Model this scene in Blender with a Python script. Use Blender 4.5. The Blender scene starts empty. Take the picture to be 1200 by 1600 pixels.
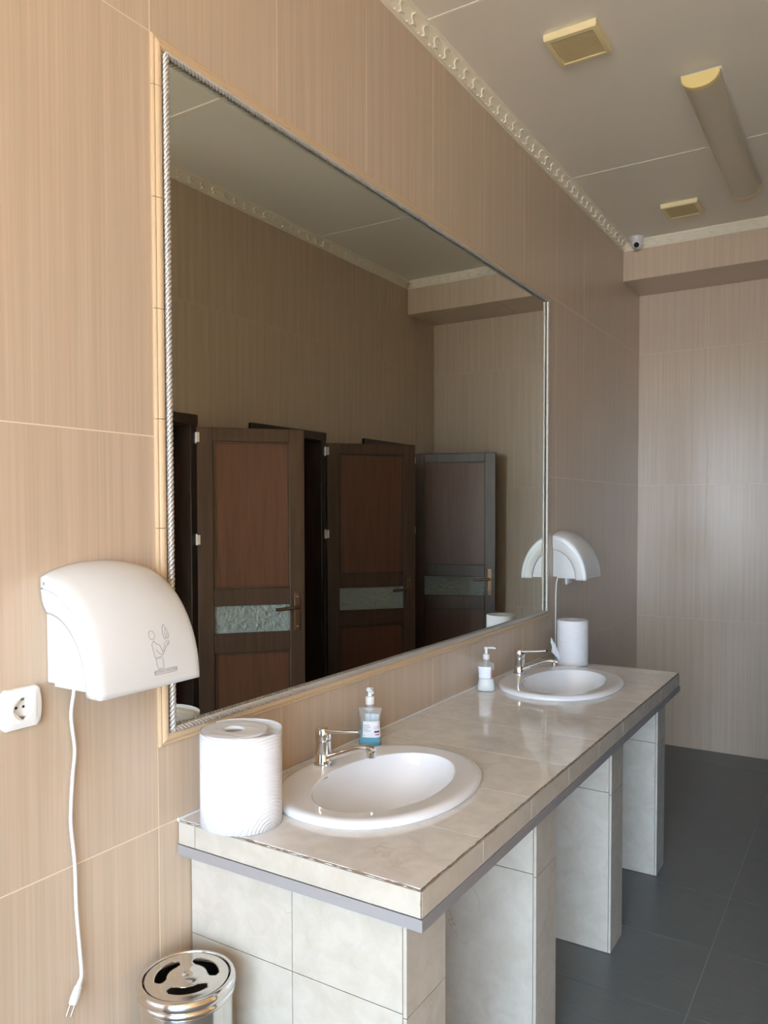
import bpy, bmesh, math, random
from mathutils import Vector, Matrix
random.seed(7)
sc = bpy.context.scene
C = sc.collection

# ------------------------------------------------------------------ camera
K = 1.24                                   # metres per calibration unit
F_PX, YAW, PITCH, ROLL = 1228.74, math.radians(32.015), math.radians(1.948), math.radians(-0.115)
PPX, PPY = 595.24, 839.65
CAM = Vector((1.0, 0.0, 1.1632)) * K
fw = Vector((-math.sin(YAW)*math.cos(PITCH), math.cos(YAW)*math.cos(PITCH), -math.sin(PITCH)))
r0 = Vector((math.cos(YAW), math.sin(YAW), 0)); u0 = r0.cross(fw)
RX = r0*math.cos(ROLL) + u0*math.sin(ROLL); UP = -r0*math.sin(ROLL) + u0*math.cos(ROLL)
cd = bpy.data.cameras.new('camera'); cam = bpy.data.objects.new('camera', cd); C.objects.link(cam)
cd.sensor_fit = 'VERTICAL'; cd.sensor_height = 36; cd.lens = 36*F_PX/1600
cd.shift_x = (600-PPX)/1600; cd.shift_y = (PPY-800)/1600; cd.clip_start = 0.02
cam.matrix_world = Matrix(((RX.x, UP.x, -fw.x, CAM.x), (RX.y, UP.y, -fw.y, CAM.y), (RX.z, UP.z, -fw.z, CAM.z), (0, 0, 0, 1)))
sc.camera = cam

# ------------------------------------------------------------------ light
SKY = 18.0
w = bpy.data.worlds.new('sky'); sc.world = w; w.use_nodes = True
bg = w.node_tree.nodes['Background']; bg.inputs[0].default_value = (0.66, 0.87, 1.14, 1); bg.inputs[1].default_value = SKY
WIN = dict(x0=0.70, x1=3.08, z0=0.04, z1=2.60, y=-2.3)     # the window behind the photographer
pl = bpy.data.lights.new('window_portal', 'AREA'); pl.shape = 'RECTANGLE'
pl.size = WIN['x1']-WIN['x0']; pl.size_y = WIN['z1']-WIN['z0']; pl.cycles.is_portal = True
po = bpy.data.objects.new('window_portal', pl); C.objects.link(po)
po.location = ((WIN['x0']+WIN['x1'])/2, WIN['y']-0.06, (WIN['z0']+WIN['z1'])/2); po.rotation_euler = (math.radians(90), 0, 0)
sn = bpy.data.lights.new('sun', 'SUN'); sn.energy = 46.0; sn.angle = math.radians(0.6); sn.color = (1.0, 0.79, 0.46)
so = bpy.data.objects.new('sun', sn); C.objects.link(so); so.location = (6, -4, 6)
so.rotation_euler = Vector((-0.62, -0.12, -0.75)).to_track_quat('-Z', 'Y').to_euler()      # runs along the building, never into the room
vs = sc.view_settings
vs.view_transform = 'Standard'; vs.look = 'None'; vs.gamma = 1; vs.exposure = 0.0; vs.use_curve_mapping = False
sc.cycles.use_denoising = True
sc.cycles.max_bounces = 14; sc.cycles.diffuse_bounces = 8; sc.cycles.glossy_bounces = 6
sc.cycles.sample_clamp_indirect = 6; sc.cycles.caustics_reflective = True; sc.cycles.blur_glossy = 0.6

# ------------------------------------------------------------------ materials
def new_mat(name):
    m = bpy.data.materials.new(name); m.use_nodes = True
    nt = m.node_tree; return m, nt, nt.nodes['Principled BSDF']
def plain(name, col, rough=0.5, metal=0.0, coat=0.0, spec=0.5, trans=0.0, ior=1.45):
    m, nt, b = new_mat(name)
    b.inputs['Base Color'].default_value = (*col, 1); b.inputs['Roughness'].default_value = rough
    b.inputs['Metallic'].default_value = metal; b.inputs['Coat Weight'].default_value = coat
    b.inputs['Specular IOR Level'].default_value = spec; b.inputs['Transmission Weight'].default_value = trans
    b.inputs['IOR'].default_value = ior
    return m
def N(nt, t, **kw):
    n = nt.nodes.new(t)
    for k, v in kw.items(): setattr(n, k, v)
    return n
def ramp(nt, stops):
    r = N(nt, 'ShaderNodeValToRGB'); e = r.color_ramp.elements
    while len(e) < len(stops): e.new(0.5)
    for el, (p, c) in zip(e, stops): el.position = p; el.color = (*c, 1) if len(c) == 3 else c
    return r
def L(nt, a, b): nt.links.new(a, b)

def streak_tile():
    m, nt, b = new_mat('streaked_beige_tile')
    tc = N(nt, 'ShaderNodeTexCoord'); oi = N(nt, 'ShaderNodeObjectInfo'); sp = N(nt, 'ShaderNodeSeparateXYZ')
    L(nt, tc.outputs['Object'], sp.inputs[0])
    a = N(nt, 'ShaderNodeMath', operation='ADD'); L(nt, sp.outputs[0], a.inputs[0]); L(nt, sp.outputs[1], a.inputs[1])
    rr = N(nt, 'ShaderNodeMath', operation='MULTIPLY_ADD'); L(nt, oi.outputs['Random'], rr.inputs[0]); rr.inputs[1].default_value = 37.0; L(nt, a.outputs[0], rr.inputs[2])
    zz = N(nt, 'ShaderNodeMath', operation='MULTIPLY'); L(nt, sp.outputs[2], zz.inputs[0]); zz.inputs[1].default_value = 0.012
    cb = N(nt, 'ShaderNodeCombineXYZ'); L(nt, rr.outputs[0], cb.inputs[0]); L(nt, zz.outputs[0], cb.inputs[1])
    n1 = N(nt, 'ShaderNodeTexNoise', noise_dimensions='2D'); n1.inputs['Scale'].default_value = 190; n1.inputs['Detail'].default_value = 2.5
    n2 = N(nt, 'ShaderNodeTexNoise', noise_dimensions='2D'); n2.inputs['Scale'].default_value = 38; n2.inputs['Detail'].default_value = 1.5
    L(nt, cb.outputs[0], n1.inputs['Vector']); L(nt, cb.outputs[0], n2.inputs['Vector'])
    r1 = ramp(nt, [(0.28, (0.534, 0.414, 0.296)), (0.52, (0.560, 0.440, 0.322)), (0.74, (0.592, 0.474, 0.358))])
    L(nt, n1.outputs['Fac'], r1.inputs[0])
    r2 = ramp(nt, [(0.35, (0.95, 0.945, 0.93)), (0.65, (1.03, 1.02, 1.02))]); L(nt, n2.outputs['Fac'], r2.inputs[0])
    mx = N(nt, 'ShaderNodeMix', data_type='RGBA', blend_type='MULTIPLY'); mx.inputs[0].default_value = 1
    L(nt, r1.outputs[0], mx.inputs[6]); L(nt, r2.outputs[0], mx.inputs[7])
    L(nt, mx.outputs[2], b.inputs['Base Color']); b.inputs['Roughness'].default_value = 0.30; b.inputs['Specular IOR Level'].default_value = 0.75
    bp = N(nt, 'ShaderNodeBump'); bp.inputs['Strength'].default_value = 0.05; bp.inputs['Distance'].default_value = 0.001
    L(nt, n1.outputs['Fac'], bp.inputs['Height']); L(nt, bp.outputs[0], b.inputs['Normal'])
    return m
def marble(name, c0, c1, vein, rough):
    m, nt, b = new_mat(name)
    tc = N(nt, 'ShaderNodeTexCoord'); oi = N(nt, 'ShaderNodeObjectInfo')
    sc_ = N(nt, 'ShaderNodeVectorMath', operation='SCALE'); L(nt, oi.outputs['Location'], sc_.inputs[0]); sc_.inputs[3].default_value = 13.7
    ad = N(nt, 'ShaderNodeVectorMath', operation='ADD'); L(nt, tc.outputs['Object'], ad.inputs[0]); L(nt, sc_.outputs[0], ad.inputs[1])
    n1 = N(nt, 'ShaderNodeTexNoise'); n1.inputs['Scale'].default_value = 19; n1.inputs['Detail'].default_value = 8; n1.inputs['Roughness'].default_value = 0.62; n1.inputs['Distortion'].default_value = 0.6
    L(nt, ad.outputs[0], n1.inputs['Vector'])
    r1 = ramp(nt, [(0.34, c0), (0.62, c1)]); L(nt, n1.outputs['Fac'], r1.inputs[0])
    n2 = N(nt, 'ShaderNodeTexNoise'); n2.inputs['Scale'].default_value = 6; n2.inputs['Detail'].default_value = 4; L(nt, ad.outputs[0], n2.inputs['Vector'])
    mv = N(nt, 'ShaderNodeVectorMath', operation='MULTIPLY_ADD'); L(nt, n2.outputs['Color'], mv.inputs[0]); mv.inputs[1].default_value = (0.22, 0.22, 0.22); L(nt, ad.outputs[0], mv.inputs[2])
    vo = N(nt, 'ShaderNodeTexVoronoi', feature='DISTANCE_TO_EDGE'); vo.inputs['Scale'].default_value = 5.5; L(nt, mv.outputs[0], vo.inputs['Vector'])
    rv = ramp(nt, [(0.0, (1, 1, 1)), (0.003, (1, 1, 1)), (0.009, (0, 0, 0))]); L(nt, vo.outputs['Distance'], rv.inputs[0])
    n3 = N(nt, 'ShaderNodeTexNoise'); n3.inputs['Scale'].default_value = 5; n3.inputs['Detail'].default_value = 1; L(nt, ad.outputs[0], n3.inputs['Vector'])
    rm = ramp(nt, [(0.57, (0, 0, 0)), (0.68, (0.5, 0.5, 0.5))]); L(nt, n3.outputs['Fac'], rm.inputs[0])
    mu = N(nt, 'ShaderNodeMath', operation='MULTIPLY'); L(nt, rv.outputs[0], mu.inputs[0]); L(nt, rm.outputs[0], mu.inputs[1])
    mx = N(nt, 'ShaderNodeMix', data_type='RGBA'); L(nt, mu.outputs[0], mx.inputs[0]); L(nt, r1.outputs[0], mx.inputs[6]); mx.inputs[7].default_value = (*vein, 1)
    L(nt, mx.outputs[2], b.inputs['Base Color']); b.inputs['Roughness'].default_value = rough
    return m
def floor_tile():
    m, nt, b = new_mat('charcoal_floor_tile')
    tc = N(nt, 'ShaderNodeTexCoord'); oi = N(nt, 'ShaderNodeObjectInfo')
    mp = N(nt, 'ShaderNodeMapping'); L(nt, tc.outputs['Object'], mp.inputs[0]); mp.inputs['Scale'].default_value = (4, 60, 1); L(nt, oi.outputs['Location'], mp.inputs[1])
    n1 = N(nt, 'ShaderNodeTexNoise'); n1.inputs['Scale'].default_value = 3; n1.inputs['Detail'].default_value = 5; L(nt, mp.outputs[0], n1.inputs['Vector'])
    r1 = ramp(nt, [(0.3, (0.145, 0.155, 0.156)), (0.7, (0.178, 0.190, 0.191))]); L(nt, n1.outputs['Fac'], r1.inputs[0])
    L(nt, r1.outputs[0], b.inputs['Base Color']); b.inputs['Roughness'].default_value = 0.38
    bp = N(nt, 'ShaderNodeBump'); bp.inputs['Strength'].default_value = 0.08; bp.inputs['Distance'].default_value = 0.001
    L(nt, n1.outputs['Fac'], bp.inputs['Height']); L(nt, bp.outputs[0], b.inputs['Normal'])
    return m
def wood(name, c0, c1, rough=0.38):
    m, nt, b = new_mat(name)
    tc = N(nt, 'ShaderNodeTexCoord'); mp = N(nt, 'ShaderNodeMapping'); L(nt, tc.outputs['Object'], mp.inputs[0]); mp.inputs['Scale'].default_value = (22, 22, 1.6)
    n1 = N(nt, 'ShaderNodeTexNoise'); n1.inputs['Scale'].default_value = 2.2; n1.inputs['Detail'].default_value = 5; n1.inputs['Distortion'].default_value = 0.7; L(nt, mp.outputs[0], n1.inputs['Vector'])
    r1 = ramp(nt, [(0.32, c0), (0.68, c1)]); L(nt, n1.outputs['Fac'], r1.inputs[0]); L(nt, r1.outputs[0], b.inputs['Base Color'])
    b.inputs['Roughness'].default_value = rough
    return m
def bumped(name, col, rough, scale, strength, kind='noise', dist=0.001, metal=0, trans=0.0):
    m, nt, b = new_mat(name)
    b.inputs['Base Color'].default_value = (*col, 1); b.inputs['Roughness'].default_value = rough; b.inputs['Metallic'].default_value = metal
    b.inputs['Transmission Weight'].default_value = trans
    tc = N(nt, 'ShaderNodeTexCoord')
    if kind == 'noise':
        t = N(nt, 'ShaderNodeTexNoise'); t.inputs['Scale'].default_value = scale; t.inputs['Detail'].default_value = 3; o = t.outputs['Fac']
    elif kind == 'voronoi':
        t = N(nt, 'ShaderNodeTexVoronoi', feature='DISTANCE_TO_EDGE'); t.inputs['Scale'].default_value = scale; o = t.outputs['Distance']
    else:
        t = N(nt, 'ShaderNodeTexWave', wave_type='RINGS'); t.inputs['Scale'].default_value = scale; t.inputs['Distortion'].default_value = 9; t.inputs['Detail'].default_value = 1.5; t.inputs['Detail Scale'].default_value = 0.35; o = t.outputs['Fac']
    L(nt, tc.outputs['Object'], t.inputs['Vector'])
    bp = N(nt, 'ShaderNodeBump'); bp.inputs['Strength'].default_value = strength; bp.inputs['Distance'].default_value = dist
    L(nt, o, bp.inputs['Height']); L(nt, bp.outputs[0], b.inputs['Normal'])
    return m
def clear(name, tint, amount, col=(0.9, 0.9, 0.9), rough=0.08):
    """thin clear or tinted plastic: part see-through, part glossy"""
    m, nt, b = new_mat(name)
    b.inputs['Base Color'].default_value = (*col, 1); b.inputs['Roughness'].default_value = rough
    tr = N(nt, 'ShaderNodeBsdfTransparent'); tr.inputs[0].default_value = (*tint, 1)
    mx = N(nt, 'ShaderNodeMixShader'); mx.inputs[0].default_value = amount
    L(nt, tr.outputs[0], mx.inputs[1]); L(nt, b.outputs[0], mx.inputs[2]); L(nt, mx.outputs[0], nt.nodes['Material Output'].inputs[0])
    return m

M = {}
M['tile'] = streak_tile()
M['grout'] = plain('light_grout', (0.82, 0.69, 0.52), 0.8)
M['grout2'] = plain('beige_grout', (0.68, 0.55, 0.41), 0.8)
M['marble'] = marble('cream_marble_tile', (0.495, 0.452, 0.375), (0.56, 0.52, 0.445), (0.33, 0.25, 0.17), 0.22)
M['marble_top'] = marble('polished_cream_marble', (0.70, 0.675, 0.63), (0.80, 0.78, 0.74), (0.56, 0.49, 0.41), 0.07)
M['mgrout'] = plain('grey_brown_grout', (0.34, 0.29, 0.22), 0.8)
M['dirt'] = bumped('dark_chipped_edge_grout', (0.20, 0.14, 0.09), 0.85, 300, 0.5)
M['caulk'] = plain('white_sealant', (0.80, 0.79, 0.76), 0.45)
M['floor'] = floor_tile()
M['fgrout'] = plain('grey_floor_grout', (0.34, 0.34, 0.33), 0.85)
M['ceil'] = bumped('off_white_ceiling_panel', (0.80, 0.76, 0.68), 0.5, 220, 0.04)
M['cjoint'] = plain('pale_ceiling_joint', (0.90, 0.87, 0.78), 0.5)
M['cornice'] = plain('cream_foam_cornice', (0.82, 0.76, 0.62), 0.5)
M['plaster'] = plain('warm_bounce_tan_wall', (0.62, 0.39, 0.18), 0.7)  # unseen walls; orange tan picked to bounce warm light onto the counter fronts
M['border'] = bumped('beige_glazed_border_tile', (0.64, 0.47, 0.29), 0.3, 300, 0.03)
M['silver'] = plain('silver_rope', (0.70, 0.68, 0.65), 0.32, 0.7)
M['mirror'] = plain('mirror_silvering', (0.76, 0.77, 0.70), 0.0, 1.0)
M['chrome'] = plain('polished_chrome', (0.86, 0.87, 0.88), 0.06, 1.0)
M['steel'] = plain('stainless_steel', (0.72, 0.70, 0.67), 0.14, 1.0)
M['steel_dark'] = plain('dull_bin_inside', (0.30, 0.28, 0.26), 0.45, 0.6)
M['alu'] = plain('brushed_aluminium', (0.44, 0.44, 0.45), 0.36, 0.45)
M['ceramic'] = plain('white_glazed_ceramic', (0.84, 0.85, 0.86), 0.05, coat=0.3)
M['white'] = plain('white_abs_plastic', (0.71, 0.715, 0.70), 0.22)
M['white2'] = plain('white_casing_plastic', (0.60, 0.61, 0.605), 0.35)
M['sock'] = plain('white_socket_plastic', (0.85, 0.85, 0.82), 0.2)
M['dark'] = plain('dark_hole', (0.02, 0.02, 0.02), 0.6)
M['ink'] = plain('grey_printed_ink', (0.22, 0.20, 0.19), 0.6)
M['cord'] = plain('white_cord', (0.82, 0.81, 0.79), 0.4)
M['brass'] = plain('nickel_pin', (0.55, 0.48, 0.40), 0.3, 1.0)
M['paper'] = bumped('embossed_white_paper', (0.78, 0.78, 0.785), 0.85, 48, 0.5, 'wave', 0.0012)
M['paper_end'] = bumped('layered_paper_edge', (0.86, 0.85, 0.83), 0.9, 400, 0.2)
M['card'] = plain('cardboard_core', (0.44, 0.36, 0.28), 0.8)
M['frame_wood'] = wood('dark_brown_laminate', (0.042, 0.026, 0.018), (0.066, 0.042, 0.030))
M['leaf_wood'] = wood('brown_door_laminate', (0.070, 0.036, 0.020), (0.100, 0.052, 0.030), 0.42)
M['panel_wood'] = wood('reddish_brown_door_panel', (0.120, 0.046, 0.022), (0.160, 0.064, 0.032), 0.45)
M['pane'] = bumped('rippled_frosted_glass', (0.36, 0.40, 0.37), 0.16, 42, 1.0, 'noise', 0.02)
M['bronze'] = plain('bronze_handle', (0.20, 0.12, 0.07), 0.3, 0.8)
M['vent'] = plain('yellowed_vent_plastic', (0.78, 0.66, 0.38), 0.4)
M['vent_shaded'] = plain('vent_gap_shade', (0.62, 0.52, 0.30), 0.7)  # darker copy of the slat plastic; shade of the gaps put into the colour
M['lamp_cap'] = plain('yellowed_lamp_end', (0.76, 0.60, 0.26), 0.3)
M['lamp_body'] = plain('lamp_base_white', (0.70, 0.68, 0.62), 0.4)
M['lamp_diff'] = bumped('ribbed_grey_diffuser', (0.58, 0.52, 0.41), 0.3, 500, 0.1)
M['cctv'] = plain('white_camera_shell', (0.66, 0.64, 0.64), 0.35)
M['lens'] = plain('black_lens', (0.012, 0.012, 0.014), 0.12)
M['clear'] = clear('clear_bottle_plastic', (0.93, 0.96, 0.96), 0.16)
M['blue'] = clear('blue_hand_soap', (0.15, 0.70, 0.90), 0.75, (0.02, 0.50, 0.72), 0.1)
M['soapw'] = plain('pearly_white_soap', (0.84, 0.83, 0.80), 0.3)
M['label'] = plain('white_paper_label', (0.84, 0.87, 0.92), 0.5)
M['red'] = plain('red_label_ink', (0.55, 0.10, 0.12), 0.5)
M['navy'] = plain('navy_label_ink', (0.05, 0.06, 0.20), 0.5)
M['ltext'] = plain('pale_grey_label_ink', (0.45, 0.48, 0.52), 0.5)
M['winframe'] = plain('white_window_frame', (0.8, 0.8, 0.78), 0.4)
M['outside'] = bumped('paved_ground_outside', (0.46, 0.375, 0.27), 0.9, 3, 0.1)

# ------------------------------------------------------------------ mesh helpers
WO = {}                                     # world origin of each object
class MB:
    def __init__(s): s.v = []; s.f = []
    def box(s, x0, x1, y0, y1, z0, z1):
        n = len(s.v); s.v += [(x, y, z) for x in (x0, x1) for y in (y0, y1) for z in (z0, z1)]
        s.f += [tuple(n+i for i in q) for q in ((0, 1, 3, 2), (4, 6, 7, 5), (0, 4, 5, 1), (2, 3, 7, 6), (0, 2, 6, 4), (1, 5, 7, 3))]
        return s
    def grid(s, rows, close_u=False, close_v=False, cap=False):
        """rows: list of equally long rings"""
        n = len(s.v); a = len(rows); b = len(rows[0])
        for r in rows: s.v += [tuple(p) for p in r]
        for i in range(a if close_u else a-1):
            for j in range(b if close_v else b-1):
                i2 = (i+1) % a; j2 = (j+1) % b
                s.f.append((n+i*b+j, n+i*b+j2, n+i2*b+j2, n+i2*b+j))
        if cap:
            s.f.append(tuple(n+j for j in reversed(range(b)))); s.f.append(tuple(n+(a-1)*b+j for j in range(b)))
        return s
    def lathe(s, prof, c=(0, 0), seg=40, sx=1.0, sy=1.0, rot=0.0, cap=True):
        rows = []
        for r, z in prof:
            ring = []
            for k in range(seg):
                a = 2*math.pi*k/seg; x = r*sx*math.cos(a); y = r*sy*math.sin(a)
                ring.append((c[0]+x*math.cos(rot)-y*math.sin(rot), c[1]+x*math.sin(rot)+y*math.cos(rot), z))
            rows.append(ring)
        return s.grid(rows, close_v=True, cap=cap)
    def tube(s, pts, rad, seg=8, cap=True, flat=1.0, up=None):
        pts = [Vector(p) for p in pts]; rows = []
        rads = rad if isinstance(rad, (list, tuple)) else [rad]*len(pts)
        nrm = None
        for i, p in enumerate(pts):
            t = (pts[min(i+1, len(pts)-1)]-pts[max(i-1, 0)]).normalized()
            if up is not None: nrm = (Vector(up)-t*t.dot(Vector(up))).normalized()
            elif nrm is None:
                a = Vector((0, 0, 1)) if abs(t.z) < 0.9 else Vector((1, 0, 0)); nrm = (a-t*t.dot(a)).normalized()
            else: nrm = (nrm-t*t.dot(nrm)).normalized()
            bn = t.cross(nrm)
            rows.append([p+(bn*math.cos(2*math.pi*k/seg)+nrm*flat*math.sin(2*math.pi*k/seg))*rads[i] for k in range(seg)])
        return s.grid(rows, close_v=True, cap=cap)
    def prism(s, poly, fn):
        """poly: 2-D points; fn(p, 0/1) -> 3-D point on either face"""
        n = len(s.v); k = len(poly)
        s.v += [tuple(fn(p, 0)) for p in poly]+[tuple(fn(p, 1)) for p in poly]
        s.f.append(tuple(n+i for i in reversed(range(k)))); s.f.append(tuple(n+k+i for i in range(k)))
        for i in range(k): j = (i+1) % k; s.f.append((n+i, n+j, n+k+j, n+k+i))
        return s
    def mesh(s, name, off=(0, 0, 0), smooth=None):
        me = bpy.data.meshes.new(name)
        me.from_pydata([(x-off[0], y-off[1], z-off[2]) for x, y, z in s.v], [], s.f); me.update()
        bm = bmesh.new(); bm.from_mesh(me); bmesh.ops.recalc_face_normals(bm, faces=bm.faces); bm.to_mesh(me); bm.free()
        if smooth is not None:
            for p in me.polygons: p.use_smooth = True
            me.set_sharp_from_angle(angle=math.radians(smooth))
        return me
def link(name, data, parent=None, loc=None):
    o = bpy.data.objects.new(name, data); C.objects.link(o)
    po_ = WO[parent.name] if parent else Vector((0, 0, 0))
    loc = Vector(loc) if loc is not None else po_
    o.location = loc-po_ if parent else loc
    if parent: o.parent = parent
    WO[o.name] = loc
    return o
def tag(o, label, cat, group=None, kind=None):
    o['label'] = label; o['category'] = cat
    if group: o['group'] = group
    if kind: o['kind'] = kind
    return o
def thing(name, label, cat, loc, group=None, kind=None):
    o = link(name, None, None, loc); o.empty_display_size = 0.05
    return tag(o, label, cat, group, kind)
def part(name, mb, mat, parent, smooth=None, bevel=None, label=None, solid=None, kind=None, seg=2):
    """mesh given in world coordinates, hung under parent"""
    off = WO[parent.name]
    o = link(name, mb.mesh(name, off, smooth), parent)
    o.data.materials.append(M[mat])
    if solid:
        md = o.modifiers.new('thickness', 'SOLIDIFY'); md.thickness = solid; md.offset = -1
    if bevel:
        md = o.modifiers.new('bevel', 'BEVEL'); md.width = bevel; md.segments = seg; md.limit_method = 'ANGLE'; md.angle_limit = math.radians(40)
        for p in o.data.polygons: p.use_smooth = True
        o.data.set_sharp_from_angle(angle=math.radians(50))
    if label: o['label'] = label
    if kind: o['kind'] = kind
    return o
def struct(name, mb, mat, label, cat, loc=(0, 0, 0), smooth=None):
    o = link(name, mb.mesh(name, loc, smooth), None, loc); o.data.materials.append(M[mat])
    return tag(o, label, cat, None, 'structure')

# tiles: one object each; alike ones share their mesh
TCACHE = {}
def cut(rect, holes):
    out = [rect]
    for h in holes:
        nxt = []
        for (a0, a1, b0, b1) in out:
            if h[0] >= a1 or h[1] <= a0 or h[2] >= b1 or h[3] <= b0: nxt.append((a0, a1, b0, b1)); continue
            if h[0] > a0: nxt.append((a0, h[0], b0, b1))
            if h[1] < a1: nxt.append((h[1], a1, b0, b1))
            m0, m1 = max(a0, h[0]), min(a1, h[1])
            if h[2] > b0: nxt.append((m0, m1, b0, h[2]))
            if h[3] < b1: nxt.append((m0, m1, h[3], b1))
        out = nxt
    return [r for r in out if r[1]-r[0] > 0.004 and r[3]-r[2] > 0.004]
def tiles(parent, axis, pos, th, As, Bs, mat='tile', gap=0.0025, holes=(), name='wall_tile', bev=0.0):
    """axis: normal axis, sign in th (thickness goes from pos-th to pos); As, Bs joint lines"""
    for a0, a1 in zip(As[:-1], As[1:]):
        for b0, b1 in zip(Bs[:-1], Bs[1:]):
            g = gap/2; rect = (a0+g, a1-g, b0+g, b1-g)
            for pcs in comps(cut(rect, holes)):
              one_tile(parent, axis, pos, th, mat, name, pcs)
def comps(pcs):
    left = list(pcs); out = []
    while left:
        grp = [left.pop()]; grew = True
        while grew:
            grew = False
            for r in list(left):
                if any(r[0] <= q[1]+1e-6 and q[0] <= r[1]+1e-6 and r[2] <= q[3]+1e-6 and q[2] <= r[3]+1e-6 for q in grp): grp.append(r); left.remove(r); grew = True
        out.append(grp)
    return out
def one_tile(parent, axis, pos, th, mat, name, pcs):
            if not pcs: return
            ca = (min(p[0] for p in pcs)+max(p[1] for p in pcs))/2; cb = (min(p[2] for p in pcs)+max(p[3] for p in pcs))/2
            key = (axis, round(th, 4), mat, tuple(tuple(round(v, 4) for v in (p[0]-ca, p[1]-ca, p[2]-cb, p[3]-cb)) for p in pcs))
            if key not in TCACHE:
                mb = MB()
                for p in pcs:
                    q = (p[0]-ca, p[1]-ca, p[2]-cb, p[3]-cb); d = sorted((0, -th))
                    if axis == 'x': mb.box(d[0], d[1], *q)
                    elif axis == 'y': mb.box(q[0], q[1], d[0], d[1], q[2], q[3])
                    else: mb.box(*q, d[0], d[1])
                me = mb.mesh(name); me.materials.append(M[mat]); TCACHE[key] = me
            loc = {'x': (pos, ca, cb), 'y': (ca, pos, cb), 'z': (ca, cb, pos)}[axis]
            link(name, TCACHE[key], parent, loc)
def lines(start, step, lo, hi):
    """joint lines lo, ..., hi on the grid start + k*step"""
    k = math.ceil((lo+0.01-start)/step); out = [lo]
    while start+k*step < hi-0.01: out.append(start+k*step); k += 1
    return out+[hi]

# ------------------------------------------------------------------ room
ZC = 2.971; YF = 4.995; YB = 4.62; ZB = 2.757; XS = 1.442          # ceiling, far wall, beam front, beam underside, stall wall
XR = 3.2; YBACK = WIN['y']; YRET = 1.55
ROWS = [0.0, 0.789, 1.594, 2.400, ZC]
TT = 0.008
CT = 0.789                                                          # counter top

fl = struct('floor', MB().box(-0.1, XR+0.1, YBACK-0.1, YF+0.1, -0.1, -0.0015), 'fgrout', 'dark charcoal tiled floor with thin grey joints', 'floor')
tiles(fl, 'z', 0.0, TT*0.5, [0.0, 0.813, 1.626, 2.44, XR], lines(2.323, 0.4, YBACK, YF), 'floor', 0.003, name='floor_tile')
ce = struct('ceiling', MB().box(-0.1, XR+0.1, YBACK-0.1, YF+0.1, ZC+0.006, ZC+0.1), 'cjoint', 'off-white panelled ceiling with pale straight joints', 'ceiling')
tiles(ce, 'z', ZC, -0.006, [0.0, XR], lines(2.205, 1.385, YBACK, YF), 'ceil', 0.004, name='ceiling_panel')
for y in lines(2.205, 1.385, YBACK, YF)[1:-1]: part('seam_strip', MB().box(0.0, XR, y-0.0045, y+0.0045, ZC-0.0012, ZC+0.004), 'cjoint', ce)

FR = [(2.03, 2.65), (3.02, 3.66), (4.06, 4.69)]                     # stall door frames along the stall wall
ZFR = 1.885
MY0, MY1, MZ0, MZ1 = 1.115, 3.387, 0.957, 2.396                      # mirror with its border

wl = struct('wall_left', MB().box(-0.10, -0.0006, YBACK-0.1, YF+0.1, 0, ZC), 'grout', 'beige streaked tile wall that carries the big mirror', 'wall')
tiles(wl, 'x', 0.0, TT*0.4, lines(1.115, 0.398, YBACK, YF), ROWS, holes=[(MY0+0.02, MY1-0.02, MZ0+0.02, MZ1-0.02)])
wf = struct('wall_far', MB().box(0, 2.5, YF+0.0012, YF+0.1, 0, ZC), 'grout2', 'beige streaked tile end wall below the ceiling beam', 'wall')
tiles(wf, 'y', YF, -TT*0.4, [0.0, 0.4, 0.8, 1.2, XS], [0.0, 0.789, 1.594, 2.4, ZB])
bm_ = struct('wall_beam', MB().box(0.0, XS, YB+0.0012, YF, ZB+0.0012, ZC), 'grout2', 'tiled beam across the room under the ceiling', 'beam')
tiles(bm_, 'y', YB, -TT*0.4, [0.0, 0.4, 0.8, 1.2, XS], [ZB, ZC]); tiles(bm_, 'z', ZB, -TT*0.4, [0.0, 0.4, 0.8, 1.2, XS], [YB+0.005, YF])
wsb = MB()
for p in cut((YRET, YF, 0, ZC), [(a+0.012, b-0.012, 0, ZFR-0.012) for a, b in FR]): wsb.box(XS+0.0012, XS+0.10, p[0], p[1], p[2], p[3])
ws = struct('wall_right', wsb, 'grout2', 'beige streaked tile wall with the row of stall doors', 'wall')
tiles(ws, 'x', XS, -TT*0.4, lines(2.745, 0.4, YRET, YF), ROWS, holes=[(a, b, 0, ZFR) for a, b in FR])
stall = MB().box(2.45, 2.52, YRET+0.1, YF, 0, ZC)
struct('wall_stall_back', stall, 'plaster', 'plain beige wall at the back of the stalls', 'wall')
for i, y in enumerate((2.84, 3.87)):
    struct('wall_stall_divider' + ('' if i == 0 else '.001'), MB().box(XS+0.10, 2.45, y-0.04, y+0.04, 0, ZC), 'plaster', 'plain beige partition between two stalls, %s the middle stall' % ('before' if i == 0 else 'beyond'), 'wall')
struct('wall_return', MB().box(XS, XR, YRET, YRET+0.1, 0, ZC), 'plaster', 'beige side wall of the first stall facing the window', 'wall')
struct('wall_side', MB().box(XR, XR+0.1, YBACK-0.1, YRET+0.1, 0, ZC), 'plaster', 'beige wall opposite the mirror near the window', 'wall')
wb = MB()
for p in cut((-0.1, XR+0.1, 0, ZC), [(WIN['x0'], WIN['x1'], WIN['z0'], WIN['z1'])]): wb.box(p[0], p[1], YBACK-0.12, YBACK, p[2], p[3])
struct('wall_back', wb, 'plaster', 'beige wall with the large window behind the photographer', 'wall')
wn = link('window_1', None, None, ((WIN['x0']+WIN['x1'])/2, YBACK-0.06, WIN['z0'])); tag(wn, 'large white framed window that lights the washroom', 'window', None, 'structure')
x0, x1, z0, z1 = WIN['x0'], WIN['x1'], WIN['z0'], WIN['z1']
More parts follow.
